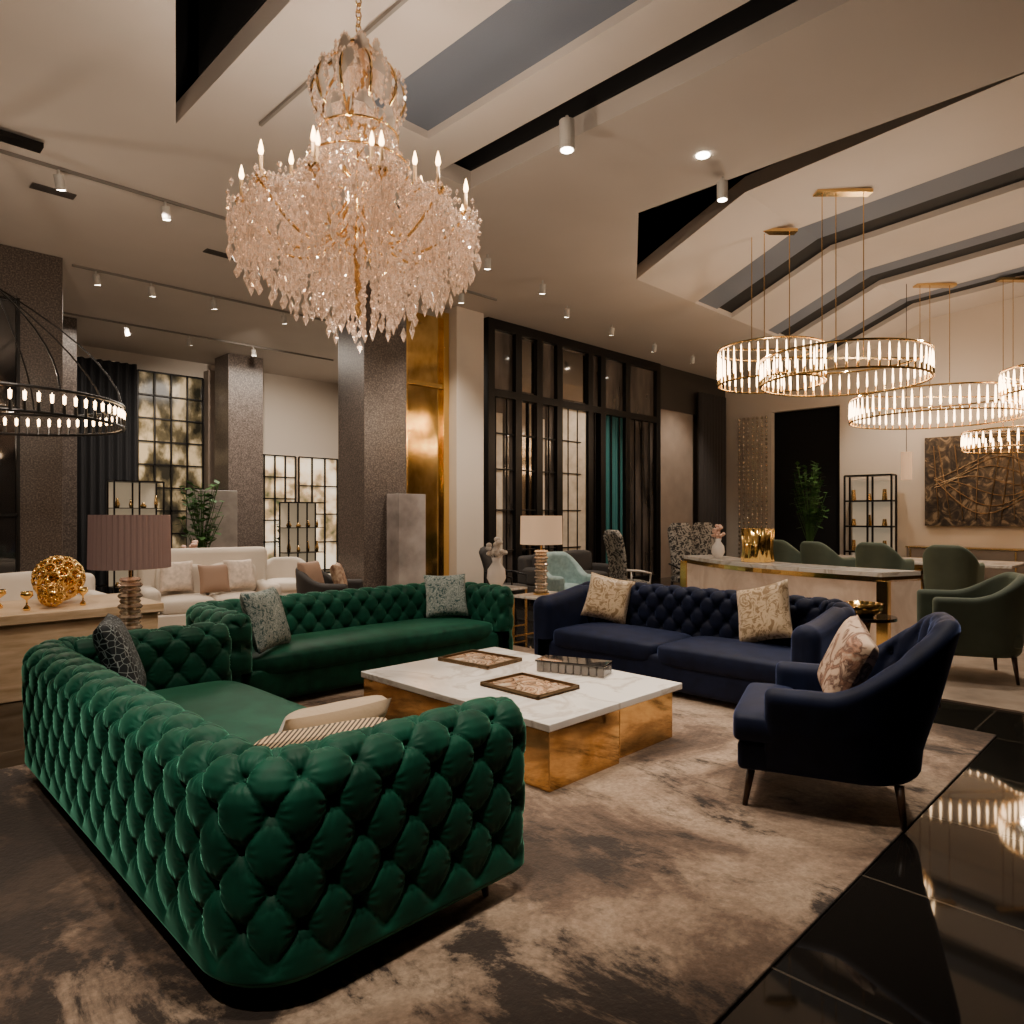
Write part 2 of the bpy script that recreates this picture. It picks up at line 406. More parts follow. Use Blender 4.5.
nt_.links.new(n.outputs['Fac'],bp.inputs['Height']); nt_.links.new(bp.outputs[0],b_.inputs['Normal'])
MB().b2((-8,-6,-.1),(20,22,0)).build('floor',fm)
rm,nt_,b_=newmat('mottled_rug'); setp(b_,rough=.95,sheen=.12)
def nz(sc,scale,det,dist,rot=(0,0,0),ro=.6,loc=(0,0,0)):
    mp=mapping(nt_,sc,rot,loc=loc); n=nt_.nodes.new('ShaderNodeTexNoise'); n.inputs['Scale'].default_value=scale; n.inputs['Detail'].default_value=det
    n.inputs['Distortion'].default_value=dist; n.inputs['Roughness'].default_value=ro; nt_.links.new(mp.outputs[0],n.inputs['Vector']); return n.outputs['Fac']
f1=nz((1,1,1),.75,8,.6,loc=(3,1,0),ro=.68); f2=nz((1.5,.8,1),1.3,10,.4,(0,0,.75),.74,loc=(.6,.3,0)); f3=nz((1,1,1),38,3,0)
# base tone shift: darker toward the sofa end of the rug
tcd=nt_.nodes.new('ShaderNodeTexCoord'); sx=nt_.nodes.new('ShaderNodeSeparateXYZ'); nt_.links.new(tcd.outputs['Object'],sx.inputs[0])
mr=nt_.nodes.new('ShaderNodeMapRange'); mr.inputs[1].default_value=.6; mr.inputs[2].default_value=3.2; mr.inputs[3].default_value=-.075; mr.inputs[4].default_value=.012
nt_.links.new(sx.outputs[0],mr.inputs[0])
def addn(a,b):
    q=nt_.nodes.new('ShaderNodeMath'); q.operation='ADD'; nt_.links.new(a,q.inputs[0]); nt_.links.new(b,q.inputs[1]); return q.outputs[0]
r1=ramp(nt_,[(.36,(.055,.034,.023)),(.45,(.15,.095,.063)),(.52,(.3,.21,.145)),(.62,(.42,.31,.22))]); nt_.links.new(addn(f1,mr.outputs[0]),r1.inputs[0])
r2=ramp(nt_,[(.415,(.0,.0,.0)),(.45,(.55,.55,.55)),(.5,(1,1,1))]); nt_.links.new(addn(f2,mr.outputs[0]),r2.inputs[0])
mx=nt_.nodes.new('ShaderNodeMixRGB'); mx.blend_type='MIX'; nt_.links.new(r2.outputs[0],mx.inputs[0]); mx.inputs[1].default_value=(.03,.019,.014,1); nt_.links.new(r1.outputs[0],mx.inputs[2])
r3=ramp(nt_,[(.3,(.6,.6,.6)),(.7,(1.,1.,1.))]); nt_.links.new(f3,r3.inputs[0])
m2=nt_.nodes.new('ShaderNodeMixRGB'); m2.blend_type='MULTIPLY'; m2.inputs[0].default_value=1; nt_.links.new(mx.outputs[0],m2.inputs[1]); nt_.links.new(r3.outputs[0],m2.inputs[2])
nt_.links.new(m2.outputs[0],b_.inputs['Base Color'])
bp=nt_.nodes.new('ShaderNodeBump'); bp.inputs['Strength'].default_value=.5; bp.inputs['Distance'].default_value=.01
nt_.links.new(f3,bp.inputs['Height']); nt_.links.new(bp.outputs[0],b_.inputs['Normal'])
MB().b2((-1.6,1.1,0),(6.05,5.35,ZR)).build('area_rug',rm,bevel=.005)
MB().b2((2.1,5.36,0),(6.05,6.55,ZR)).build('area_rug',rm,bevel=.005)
RUG2=noisemat('pale_rug_weave',[(.3,(.24,.185,.14)),(.7,(.42,.33,.25))],scale=3,detail=8,rough=.9)
MB().b2((6.9,-1.5,0),(13.5,4.6,ZR)).build('area_rug',RUG2)
MB().b2((2.85,8.6,0),(6.2,13.0,ZR)).build('area_rug',RUG2)

# ------------------------------------------------------------------ ceiling
ZC=5.4
m=MB()
m.b2((-8,7.12,ZC),(20,18.5,ZC+.2)); m.b2((2.5,6.56,ZC),(20,7.12,ZC+.2))
m.poly([(-8,-6),(-.5,-6),(1.4,4.0),(2.5,7.12),(-8,7.12)],ZC,ZC+.2)
m.b2((2.5,-6,ZC),(3.65,6.56,ZC+.2))
m.b2((3.65,5.6,ZC),(4.4,6.56,ZC+.2))
m.b2((4.4,-6,ZC),(4.9,6.56,ZC+.2))
m.b2((4.9,6.1,ZC),(5.42,6.56,ZC+.2))
m.poly([(5.42,-6),(7.35,-6),(7.35,5.1),(9.4,6.56),(5.42,6.56)],ZC,ZC+.2)
PR=[(6.56,5.4),(4.7,6.2),(0,6.55),(-6,6.2)]
def strip(mb,x0,x1,dz=0,mi=0,th=.22):
    for (ya,za),(yb,zb) in zip(PR[:-1],PR[1:]):
        vs=[(x0,ya,za+dz),(x1,ya,za+dz),(x1,yb,zb+dz),(x0,yb,zb+dz)]
        vs+= [(v[0],v[1],v[2]+th) for v in vs]
        mb.add(vs,[(0,1,2,3),(7,6,5,4),(0,4,5,1),(1,5,6,2),(2,6,7,3),(3,7,4,0)],mi)
for x0,x1,k in[(9.4,11.2,0),(11.2,12.0,1),(12.0,12.55,2),(12.55,14.0,0),(14.0,14.6,1),(14.6,15.1,2),(15.1,16.4,0),(16.4,16.9,1),(16.9,17.3,2),(17.3,20,0)]:  # black strips painted flush to stand in for dark open slots
    strip(m,x0,x1,(.0,.06,.1)[k],k)
m.b2((3.65,-6,ZC+.08),(4.4,5.6,ZC+.2),1)
m.build('ceiling',[CEIL,CEILB,BLACK],None)
m=MB(); m.b2((-8,-6,7.2),(20,7.2,7.3)); m.b2((-8,7.16,5.62),(20,7.2,7.2)); m.b2((2.5,-6,5.62),(2.55,6.56,7.2)); m.b2((5.42,-6,5.62),(5.47,6.56,7.2)); m.b2((-8,-6.1,5.6),(20,-6,7.2))
m.build('ceiling_void',BLACK)
TRK=mat('track_grey',(.2,.18,.16),.5)
def track(x0,y0,x1,y1):
    m=MB(); m.b2((min(x0,x1)-.015,min(y0,y1)-.015,ZC-.035),(max(x0,x1)+.015,max(y0,y1)+.015,ZC-.002)); return m.build('light_track',TRK)
track(3.07,-3,3.07,6.5); track(-1,8.9,8.5,8.9); track(2.8,12.2,9,12.2); track(-1,15.2,9,15.2)
def canlight(x,y,z=ZC,tilt=(0,0),size=.06,L=.2):
    g=grp('ceiling_spotlight',(x,y,z))
    m=MB(); m.cyl((0,0,0),(0,0,-.05),.015)
    m.cyl((0,0,-.05),(tilt[0]*L,tilt[1]*L,-.05-L),size,size,16); m.build('housing',CANW,g)
    m=MB(); m.cyl((tilt[0]*L,tilt[1]*L,-.05-L),(tilt[0]*L*1.02,tilt[1]*L*1.02,-.055-L),size*.8,size*.8,16); m.build('lens',SPOTE,g)
canlight(5.15,4.4,5.45,L=.28,size=.075)
canlight(7.25,3.9,5.4,L=.2)
for x,y in[(1.9,8.9),(3.0,8.9),(4.2,8.9),(3.1,12.2),(3.9,12.2),(4.9,12.2),(6.2,12.2),(3.2,15.2),(4.4,15.2),(5.6,15.2),(7,15.2),(6.9,7.4),(8.3,7.6),(9.6,8.2),(11.2,8.4),(13,8.6),(14.6,8.6),(6.3,8.9),(7.7,8.9)]:
    canlight(x,y,ZC-.036,(.25,.3),size=.05,L=.14)
m=MB(); m.cyl((0,0,0),(0,0,-.01),.07,.07,20); m.build('recessed_downlight',SPOTE,None,loc=(6.65,3.8,ZC))
VENT=mat('vent_dark',(.06,.05,.045),.5)
for i,(x,y) in enumerate([(2.0,9.6),(4.2,10.2),(5.1,7.1)]):
    m=MB(); m.b2((-.22,-.08,-.015),(.22,.08,0))
    for k in range(6): m.b2((-.2,-.07+k*.024,-.02),(.2,-.065+k*.024,-.015))
    m.build('ceiling_air_vent',VENT,None,loc=(x,y,ZC))

# ------------------------------------------------------------------ walls
MB().b2((-8,17.9,0),(11,18.1,ZC)).build('wall_back',CREAMW)
MB().b2((10.9,10.6,0),(11.1,18,ZC)).build('wall_inner',CREAMW)
MB().b2((-8.2,-6,0),(-8,18,7)).build('wall_left',DARKW)
MB().b2((-8,-6.2,0),(20,-6,7)).build('wall_front',DARKW)
m=MB(); m.b2((18.5,-6,0),(18.7,6.7,7)); m.b2((18.5,8.5,0),(18.7,10.6,7)); m.b2((18.5,6.7,4.4),(18.7,8.5,7)); m.build('wall_right',CREAMW)
MB().b2((19.6,5.5,0),(19.7,10,5)).build('wall_corridor',BLACK)
g=grp('window_wall')
m=MB()
for x in[9.25,10.0,10.62,11.25,12.3,12.75,13.7,15.0]:
    m.b2((x-.09,9.8,0),(x+.09,10.02,5.4))
m.b2((9.2,9.8,3.9),(15.0,10.0,4.05)); m.b2((9.2,9.8,5.2),(15,10.0,5.4)); m.b2((9.2,9.8,0),(15,10,.12)); 
for x in np.arange(9.4,15,.31): m.b2((x-.012,9.84,0),(x+.012,9.88,3.9))
for z in[.9,1.7,2.5,3.2]: m.b2((9.2,9.84,z-.012),(12.0,9.88,z+.012))
m.build('black_frame',BLACKM,g,bevel=.006)
PANE=noisemat('reflective_pane',[(.3,(.02,.017,.015)),(.7,(.14,.115,.1))],scale=1.2,detail=3,sc=(2,1,.5),rough=.08,spec=.9)
m=MB(); m.b2((9.2,9.9,0),(12.3,9.94,3.95)); m.b2((9.2,9.9,3.95),(15,9.94,5.3)); m.b2((13.75,9.9,0),(15,9.94,3.95)); m.build('glass_panes',PANE,g)
PIER=noisemat('pier_stone',[(.3,(.4,.33,.25)),(.7,(.62,.53,.42))],scale=4,detail=5,rough=.4)
m=MB(); m.b2((11.35,9.86,0),(12.2,9.9,3.9)); m.b2((9.42,9.885,.3),(9.62,9.9,3.6)); m.b2((10.72,9.885,.3),(10.85,9.9,3.6)); m.build('lit_stone_pier',PIER,g)
m=MB(); m.b2((10.1,9.885,4.1),(10.55,9.899,5.15)); m.b2((10.1,9.885,.15),(10.53,9.899,3.88)); m.b2((11.35,9.885,4.1),(12.2,9.899,5.15)); m.build('silvered_mirror_panels',mat('smoked_mirror',(.3,.27,.24),.08,1),g)
def curtain(name,x0,y0,x1,y1,z0,z1,matl,folds,amp=.05,parent=None):
    n=folds*8; vs=[];fs=[]; L=math.hypot(x1-x0,y1-y0); nx,ny=-(y1-y0)/L,(x1-x0)/L
    for j,z in enumerate((z0,z1)):
        for i in range(n+1):
            t=i/n; a=amp*math.sin(2*PI*folds*t)
            vs.append((x0+(x1-x0)*t+nx*a,y0+(y1-y0)*t+ny*a,z))
    fs=[(i,i+1,n+2+i,n+1+i) for i in range(n)]
    m=MB().add(vs,fs); return m.build(name,matl,parent,smooth=True,fix=False)
curtain('teal_curtain',12.85,9.93,13.65,9.93,.02,3.9,mat('teal_drape',(.015,.13,.13),.6,sheen=.3),7,.04)
MB().b2((9.2,10.3,0),(18.6,10.4,ZC)).build('wall_window_side',DARKW)
m=MB(); m.b2((15.1,9.9,0),(16.8,10,4.3)); m.build('wall_taupe_panel',TAUPEW)
MB().b2((15.1,9.86,4.3),(18.5,10,5.4)).build('wall_taupe_header',DARKW)
curtain('dark_curtain',16.8,9.72,18.2,9.72,.02,4.9,mat('charcoal_drape',(.03,.025,.024),.8),9,.07)
m=MB()
for k in range(7):
    for j in range(34): m.ell((18.35,9.35-k*.13,.3+j*.12),(.035,.035,.05),6,4)
m.build('crystal_rod_screen',mat('shimmer_glass',(.6,.5,.38),.12,.8),None,smooth=True)

def column(x0,y0,x1,y1,matl,base=GRANITE):
    g=grp('column')
    MB().b2((x0,y0,0),(x1,y1,ZC)).build('shaft',matl,g,bevel=.01)
    m=MB(); m.b2((x0-.02,y0-.02,0),(x1+.02,y1+.02,.18)); m.build('plinth',base,g,bevel=.005)
column(6.35,9.75,7.2,10.55,GRANITE)
column(8.28,9.7,8.95,10.3,CREAMW,CREAMW)
column(6.9,16.3,7.75,17.1,GRANITE)
column(1.5,12.0,2.62,13.2,GRANITE)
column(3.08,15.5,3.62,16.1,GRANITE)
g=grp('smoked_mirror_panel')
MB().b2((.9,11.9,.05),(2.05,11.94,4.6)).build('mirror_glass',GLASSD,g)
m=MB()
for x in(.88,1.27,1.66,2.05): m.b2((x-.02,11.86,0),(x+.02,11.96,4.65))
for z in(.03,1.6,3.1,4.62): m.b2((.88,11.86,z-.02),(2.05,11.96,z+.02))
m.build('frame',BLACKM,g)
g=grp('gold_framed_mirror')
MB().b2((7.3,9.98,.1),(8.2,10.02,5.2)).build('mirror_glass',MIRG,g)
m=MB(); m.b2((7.22,9.9,0),(7.34,10.06,5.3)); m.b2((8.14,9.9,0),(8.27,10.06,5.3)); m.b2((7.3,9.92,3.9),(8.2,10.04,3.98)); m.build('frame',GOLD,g,bevel=.006)
MB().b2((6.75,9.35,0),(7.3,9.7,1.95)).build('stone_pedestal',noisemat('grey_marble',[(.3,(.2,.17,.16)),(.7,(.42,.37,.34))],scale=2,detail=6,rough=.25),None,bevel=.008)

curtain('black_curtain',3.9,17.7,5.35,17.7,.02,5.1,mat('black_drape',(.008,.008,.01),.85),8,.06)
def gridwin(name,x0,x1,z0,z1,y,nx,nz,glow,frame=BLACKM):
    g=grp(name)
    m=MB(); w=.035
    for i in range(nx+1):
        x=x0+(x1-x0)*i/nx; m.b2((x-w/2,y-.06,z0),(x+w/2,y,z1))
    for i in range(nz+1):
        z=z0+(z1-z0)*i/nz; m.b2((x0,y-.06,z-w/2),(x1,y,z+w/2))
    m.build('muntins',frame,g)
    m=MB().b2((x0,y,z0),(x1,y+.03,z1)); m.build('pane',glow,g)
def glowpane(name,stops,scale,e,sc=(1,1,1)):
    WG,nt1,b1=newmat(name); mp=mapping(nt1,sc); nn=nt1.nodes.new('ShaderNodeTexNoise'); nn.inputs['Scale'].default_value=scale; nn.inputs['Detail'].default_value=6
    nt1.links.new(mp.outputs[0],nn.inputs['Vector']); rr=ramp(nt1,stops); nt1.links.new(nn.outputs['Fac'],rr.inputs[0]); nt1.links.new(rr.outputs[0],b1.inputs['Base Color']); nt1.links.new(rr.outputs[0],b1.inputs['Emission Color']); setp(b1,emits=e,rough=.12); return WG
WG1=glowpane('evening_glow_pane',[(.4,(.02,.018,.012)),(.52,(.12,.095,.05)),(.66,(.7,.54,.32))],2.6,.3,(1,1,.6))
WG2=glowpane('bright_showroom_pane',[(.32,(.06,.07,.03)),(.42,(.4,.27,.14)),(.5,(.85,.65,.42)),(.6,(1,.85,.62))],1.6,.9)
gridwin('window_1',5.4,6.9,.6,5.0,17.85,4,8,WG1)
gridwin('window_2',8.2,9.4,.3,3.2,17.85,4,5,WG2)
gridwin('door_1',9.5,10.7,.05,3.2,17.85,3,4,WG2)
MB().b2((6.95,17.6,0),(7.35,17.9,5.2)).build('trim_1',TAUPEW)

g=grp('metal_wall_art')
MB().b2((18.4,2.0,1.35),(18.48,4.75,3.4)).build('backing',noisemat('bronze_relief',[(.42,(.02,.015,.012)),(.55,(.08,.055,.035)),(.62,(.22,.16,.1))],scale=3.5,detail=7,dist=2,rough=.45,metal=.3),g)
m=MB()
for k in range(7):
    pts=[(18.38,2.2+2.35*t,2.35+.75*math.sin(PI*t)*(k-3)/3.5+.12*math.sin(7*t+k)) for t in np.linspace(0,1,24)]
    m.tube(pts,.012,6)
for k in range(10):
    y=2.3+.24*k; m.tube([(18.38,y,1.5),(18.38,y+.25*math.sin(k),3.2)],.01,6)
m.build('metal_strips',mat('aged_bronze',(.2,.13,.07),.45,1),g)
def shelf(name,x,y0,y1,z0,z1,ny,nz_):
    g=grp(name); m=MB(); w=.04
    for xx in(x,x-.35):
        for i in range(ny+1):
            y=y0+(y1-y0)*i/ny; m.b2((xx-w/2,y-w/2,0),(xx+w/2,y+w/2,z1))
    for i in range(nz_+1):
        z=z0+(z1-z0)*i/nz_; m.b2((x-.37,y0,z-w/2),(x+.02,y1,z+w/2))
    m.build('metal_frame',BLACKM,g)
    MB().b2((x+.03,y0+.05,z0+.1),(x+.05,y1-.05,z1-.1)).build('lit_back_panel',mat('pale_backing',(.6,.52,.4),.5,emit=(1,.8,.55),emits=.2),g)
    m=MB()
    for i in range(nz_):
        z=z0+(z1-z0)*i/nz_+w/2
        for k in range(3): m.cyl((x-.18,y0+.2+k*.35,z),(x-.18,y0+.2+k*.35,z+.16+.1*((i+k)%2)),.06,.04)
    m.build('ornaments',BRASS,g)
shelf('display_cabinet',18.2,5.3,6.35,.1,2.55,2,4)
def vitrine(name,x0,x1,y,z1,nx,nz,d=.45):
    g=grp(name); m=MB(); w=.03
    for yy in(y,y+d):
        for i in range(nx+1):
            x=x0+(x1-x0)*i/nx; m.b2((x-w/2,yy-w/2,0),(x+w/2,yy+w/2,z1))
    for i in range(nz+1):
        z=.1+(z1-.1)*i/nz; m.b2((x0,y-w/2,z-w/2),(x1,y+d+w/2,z+w/2 if i in(0,nz) else z+.0))
    m.build('frame',BLACKM,g)
    m=MB(); rr_=random.Random(int(x0*10))
    for i in range(nz):
        z=.1+(z1-.1)*i/nz+.0
        for k in range(nx*2):
            x=x0+.12+(x1-x0-.2)*k/(nx*2-1); h=rr_.uniform(.1,.3); r=rr_.uniform(.03,.07)
            m.lathe([(0,0),(r*.7,0),(r,h*.4),(r*.4,h*.8),(r*.5,h),(0,h)],(x,y+d/2,z),10)
    m.build('ornaments',[BRASS],g,smooth=True)
    MB().b2((x0,y+d+.02,.1),(x1,y+d+.04,z1)).build('lit_back_panel',mat('vitrine_backing',(.5,.42,.32),.5,emit=(1,.78,.5),emits=.2),g)
vitrine('glass_display_cabinet',4.35,5.3,15.8,2.3,2,4)
vitrine('glass_display_cabinet',7.95,8.9,15.4,1.9,2,3)

# ------------------------------------------------------------------ chandeliers
def crystal_chandelier(loc):
    g=grp('crystal_chandelier',loc)
    z=lambda zz: zz-loc[2]
    m=MB()
    m.lathe([(.0,z(5.4)),(.09,z(5.4)),(.07,z(5.33)),(.015,z(5.3)),(0,z(5.3))],n=20)
    k=0; zz=5.3
    while zz>5.0:
        a=k%2*PI/2
        pts=[(.022*math.cos(t)*math.cos(a),.022*math.cos(t)*math.sin(a),z(zz)-.03+.035*math.sin(t)) for t in np.linspace(0,2*PI,10)[:-1]]
        m.tube(pts,.006,6,closed=True); zz-=.05;k+=1
    prof=[(0,5.02),(.03,5.0),(.09,4.95),(.12,4.9),(.05,4.86),(.07,4.8),(.04,4.72),(.05,4.5),(.09,4.42),(.05,4.36),(.035,4.2),(.08,4.1),(.13,4.05),(.06,3.98),(.04,3.8),(.07,3.6),(.1,3.5),(.06,3.44),(.03,3.35),(.03,3.05),(0,3.0)]
    m.lathe([(r,z(q)) for r,q in prof],n=20)
    cand=[]
    def arm(th,r1,z1,zc,r0=.08,sag=.22):
        pts=[]
        for t in np.linspace(0,1,14):
            r=r0+(r1-r0)*t; q=zc+(z1-zc)*t**2 - sag*math.sin(PI*t)*(1-.2*t)
            pts.append((r*math.cos(th),r*math.sin(th),z(q)))
        m.tube(pts,.010,6); cand.append((r1*math.cos(th),r1*math.sin(th),z(z1)))
    for i in range(12): arm(2*PI*i/12+.13,.78,3.68,3.64)
    for i in range(8): arm(2*PI*i/8+.4,.46,3.84,3.83)
    for i in range(10):
        th=2*PI*i/10
        pts=[]
        for t in np.linspace(0,1,14):
            r=.05+.28*math.sin(PI*t)**.8; pts.append((r*math.cos(th),r*math.sin(th),z(4.9-.62*t)))
        m.tube(pts,.011,6)
    for r,q in((.36,4.08),(.28,4.3)):
        m.tube([(r*math.cos(t),r*math.sin(t),z(q)) for t in np.linspace(0,2*PI,49)[:-1]],.008,6,closed=True)
    for c in cand:
        m.lathe([(0,0),(.03,.0),(.05,.03),(.045,.035),(.018,.02),(.014,.05),(0,.05)],c,12)
    m.build('brass_frame',BRASS,g,smooth=True)
    m=MB(); f=MB()
    for c in cand:
        m.cyl((c[0],c[1],c[2]+.04),(c[0],c[1],c[2]+.17),.013,.012,10)
        f.lathe([(.0,.17),(.012,.18),(.018,.2),(.012,.235),(.004,.265),(0,.275)],c,8)
    m.build('candle_sleeves',mat('ivory_candle',(.6,.4,.22),.4),g,smooth=True); f.build('flame_bulbs',BULB,g,smooth=True)
    cr=MB(); R=random.Random(3)
    def string(x,y,zt,zb,w=.014):
        q=zt
        while q>zb+.06:
            h=R.uniform(.035,.07); cr.drop((x+R.uniform(-.012,.012),y+R.uniform(-.012,.012),z(q)),w*R.uniform(.7,1.4),h,rz=R.uniform(0,6)); q-=h*R.uniform(.95,1.15)
        cr.drop((x,y,z(zb)),w*R.uniform(1.3,2),R.uniform(.09,.15),rz=R.uniform(0,6))
    for c in cand:
        big=math.hypot(c[0],c[1])>.6
        for k in range(9):
            a=2*PI*k/9; r=.075
            string(c[0]+r*math.cos(a),c[1]+r*math.sin(a),c[2]+loc[2]+.02,c[2]+loc[2]-R.uniform(.1,.34 if big else .3))
        for k in range(5):
            a=2*PI*k/5; string(c[0]+.03*math.cos(a),c[1]+.03*math.sin(a),c[2]+loc[2]-.05,c[2]+loc[2]-R.uniform(.22,.46))
    tiers=[(.86,3.7,3.44,32),(.79,3.66,3.32,38),(.7,3.64,3.24,40),(.6,3.68,3.14,38),(.5,3.66,3.1,34),(.4,3.64,2.98,30),(.3,3.6,3.0,22),(.2,3.55,2.9,16),(.09,3.35,2.84,7),
           (.56,3.84,3.66,26),(.45,3.96,3.68,28),(.36,4.08,3.78,30),(.3,4.2,3.9,24),(.27,4.32,4.05,22),(.2,4.3,3.95,14)]
    for r,zt,zb,n in tiers:
        for i in range(n):
            th=2*PI*i/n+R.uniform(-.05,.05); zb2=zb+.12*abs(math.sin(th*6+r*9))+R.uniform(-.07,.07); r2=r+R.uniform(-.03,.03)
            string(r2*math.cos(th),r2*math.sin(th),zt+R.uniform(-.04,.04),min(zb2,zt-.06))
    for n,r,q,rr in((12,.8,3.74,.13),(8,.5,3.9,.4),(12,.66,3.74,.3)):
        for i in range(n):
            t0=2*PI*i/n+rr;t1=2*PI*(i+1)/n+rr
            for t in np.linspace(0,1,14):
                th=t0+(t1-t0)*t; cr.drop((r*math.cos(th),r*math.sin(th),z(q-.15*math.sin(PI*t))),.019,.05,rz=R.uniform(0,6))
    for i in range(16):
        th=2*PI*i/16+.13
        for t in np.linspace(0,1,26):
            r=.2+.56*t**1.6; q=4.36-.6*t-.16*math.sin(PI*t)
            cr.drop((r*math.cos(th),r*math.sin(th),z(q)),.017,.05,rz=R.uniform(0,6))
    for i in range(10):
        th=2*PI*i/10+.31
        for t in np.linspace(0.05,1,16):
            r=.06+.29*math.sin(PI*t)**.8; cr.drop((r*math.cos(th),r*math.sin(th),z(4.9-.62*t)),.014,.045,rz=R.uniform(0,6))
    def plume(th,rc_,zc,w,h):
        c=Vector((rc_*math.cos(th),rc_*math.sin(th),z(zc))); tx=Vector((-math.sin(th),math.cos(th),0)); n_=Vector((math.cos(th),math.sin(th),0)); up=Vector((0,0,1))
        rim=[c+tx*w*math.sin(a)*(1-.15*math.cos(a))+up*h*math.cos(a) for a in np.linspace(0,2*PI,15)[:-1]]
        cr.add([c+n_*.03]+rim,[(0,1+i,1+(i+1)%14) for i in range(14)]); cr.add([c-n_*.01]+rim,[(0,1+(i+1)%14,1+i) for i in range(14)])
        for i in range(0,14): cr.drop(tuple(rim[i]),.013,.045)
    for i in range(8):
        plume(2*PI*i/8,.29,4.6,.085,.16)
        plume(2*PI*i/8+.35,.16,4.82,.06,.13)
        plume(2*PI*i/8+.35,.27,4.38,.07,.11)
    cr.build('crystal_drops',CRYSTAL,g,fix=False)
    return g
crystal_chandelier((2.76,4.31,4.0))

def ring_chandelier(name,loc,r,n,tl,ztop,mt=BRASS,hub=None,tr=.011,rz=0):
    g=grp(name,loc,rz)
    m=MB()
    for q in(-tl/2,tl/2):
        m.tube([(r*math.cos(t),r*math.sin(t),q) for t in np.linspace(0,2*PI,65)[:-1]],.016,8,closed=True)
    for i in range(n):
        t=2*PI*i/n; x,y=r*math.cos(t),r*math.sin(t)
        m.cyl((x,y,-tl/2),(x,y,-tl/2+.09),.018,.014,8)
    H=ztop-loc[2]
    if hub:
        for i in range(8):
            t=2*PI*i/8+.3
            m.tube([(r*math.cos(t)*k,r*math.sin(t)*k,tl/2+(hub-loc[2]-tl/2)*(1-k)**.6) for k in (1,.97,.9,.8,.65,.5,.3,.1,0)],.009,6)
        m.cyl((0,0,hub-loc[2]),(0,0,H),.012,.012,8)
    else:
        m.box((0,0,tl/2),(2*r,.025,.025)); 
        for x in(-.3,-.1,.3): m.cyl((x,0,tl/2),(x,0,H-.02),.007,.007,6)
    m.box((0,0,H-.025),(.8,.16,.05))
    m.build('ring_frame',mt,g,smooth=False)
    m=MB()
    for i in range(n):
        t=2*PI*i/n; x,y=r*math.cos(t),r*math.sin(t)
        m.lathe([(0,-tl/2+.09),(tr,-tl/2+.1),(tr*1.25,-tl/2+.17),(tr*.7,tl/2-.06),(0,tl/2-.03)],(x,y,0),8)
    m.build('glowing_tubes',TUBE,g,smooth=True)
    return g
ring_chandelier('ring_chandelier',(10.5,3.76,3.68),1.12,54,.36,6.27,rz=-.78)
ring_chandelier('ring_chandelier',(10.75,4.95,3.95),.8,38,.55,6.12,rz=-.78)
ring_chandelier('ring_chandelier',(16.0,3.95,3.75),1.55,64,.46,6.25,rz=-.78,tr=.016)
ring_chandelier('ring_chandelier',(17.1,2.75,3.1),.95,40,.36,6.34,rz=-.78,tr=.016)
ring_chandelier('ring_chandelier',(15.2,1.6,3.9),1.1,44,.42,6.4,rz=-.78,tr=.016)
ring_chandelier('ring_chandelier',(1.26,8.45,2.62),1.12,66,.22,5.37,mt=BLACKM,hub=3.85,tr=.012)
ring_chandelier('ring_chandelier',(.3,10.6,2.55),.8,44,.22,5.4,mt=BLACKM,hub=3.7,tr=.012)
g=grp('pendant_lamp',(15.4,4.3,0))
m=MB(); m.cyl((0,0,2.85),(0,0,6.2),.006,.006,6); m.build('cord',BLACKM,g)
m=MB(); m.cyl((0,0,2.3),(0,0,2.85),.1,.1,16); m.build('shade',SHADEW,g)

# ------------------------------------------------------------------ table lamps
PLEAT=mat('pleated_mauve_shade',(.24,.16,.14),.8,emit=(.8,.42,.32),emits=.07)
CGL=mat('lamp_crystal',(.85,.75,.62),.08,trans=.7,ior=1.5)
def lamp(loc,R,zs0,zs1,shade,pleat=0):
    g=grp('table_lamp',loc)
    m=MB(); n=128
    m.lathe([(R*1.02,zs0),(R,zs1)],n=n,flute=.018 if pleat else 0,fn=42 if pleat else 0); m.build('shade',shade,g,smooth=not pleat,fix=False)
    m=MB(); m.lathe([(0,zs1-.01),(R,zs1-.01)],n=32); m.build('shade_top_diffuser',shade,g)
    m=MB(); m.lathe([(0,0),(.1,0),(.1,.025),(.03,.03),(0,.03)],n=20); m.cyl((0,0,0),(0,0,zs0+.05),.012); m.build('brass_stem',BRASS,g,smooth=False)
    m=MB(); z=.03; k=0
    while z<zs0-.08:
        r=.088 if k%2==0 else .075
        m.lathe([(0,z),(r*.85,z+.003),(r,z+.02),(r*.85,z+.037),(0,z+.04)],n=14); z+=.04;k+=1
    m.build('stacked_crystal_body',CGL,g)
    return g
def sidetable(name,loc,R,H,square=False,top=None):
    g=grp(name,loc); m=MB()
    if square:
        m.b2((-R,-R,H-.03),(R,R,H)); m.build('top',top or MARBLE,g,bevel=.005); m=MB()
        for sx in(-1,1):
            for sy in(-1,1): m.b2((sx*R-.015*sx-.012,sy*R-.015*sy-.012,0),(sx*R-.015*sx+.012,sy*R-.015*sy+.012,H-.03))
        for s_ in(-1,1):
            m.b2((-R,s_*(R-.015)-.01,.1),(R,s_*(R-.015)+.01,.12))
        m.build('metal_frame',BRASS,g)
    else:
        m.lathe([(0,H),(R,H),(R,H-.03),(0,H-.03)],n=32); m.build('top',top or GLASSD,g); m=MB()
        m.lathe([(0,0),(R*.7,0),(R*.68,.03),(.04,.05),(.03,H*.6),(.06,H-.03),(0,H-.03)],n=24); m.build('pedestal',BRASS,g,smooth=True)
sidetable('side_table',(1.7,5.78,0),.25,.62)
lamp((1.7,5.78,.621),.27,.58,.98,PLEAT,1)
sidetable('side_table',(6.4,5.75,0),.33,.62,True)
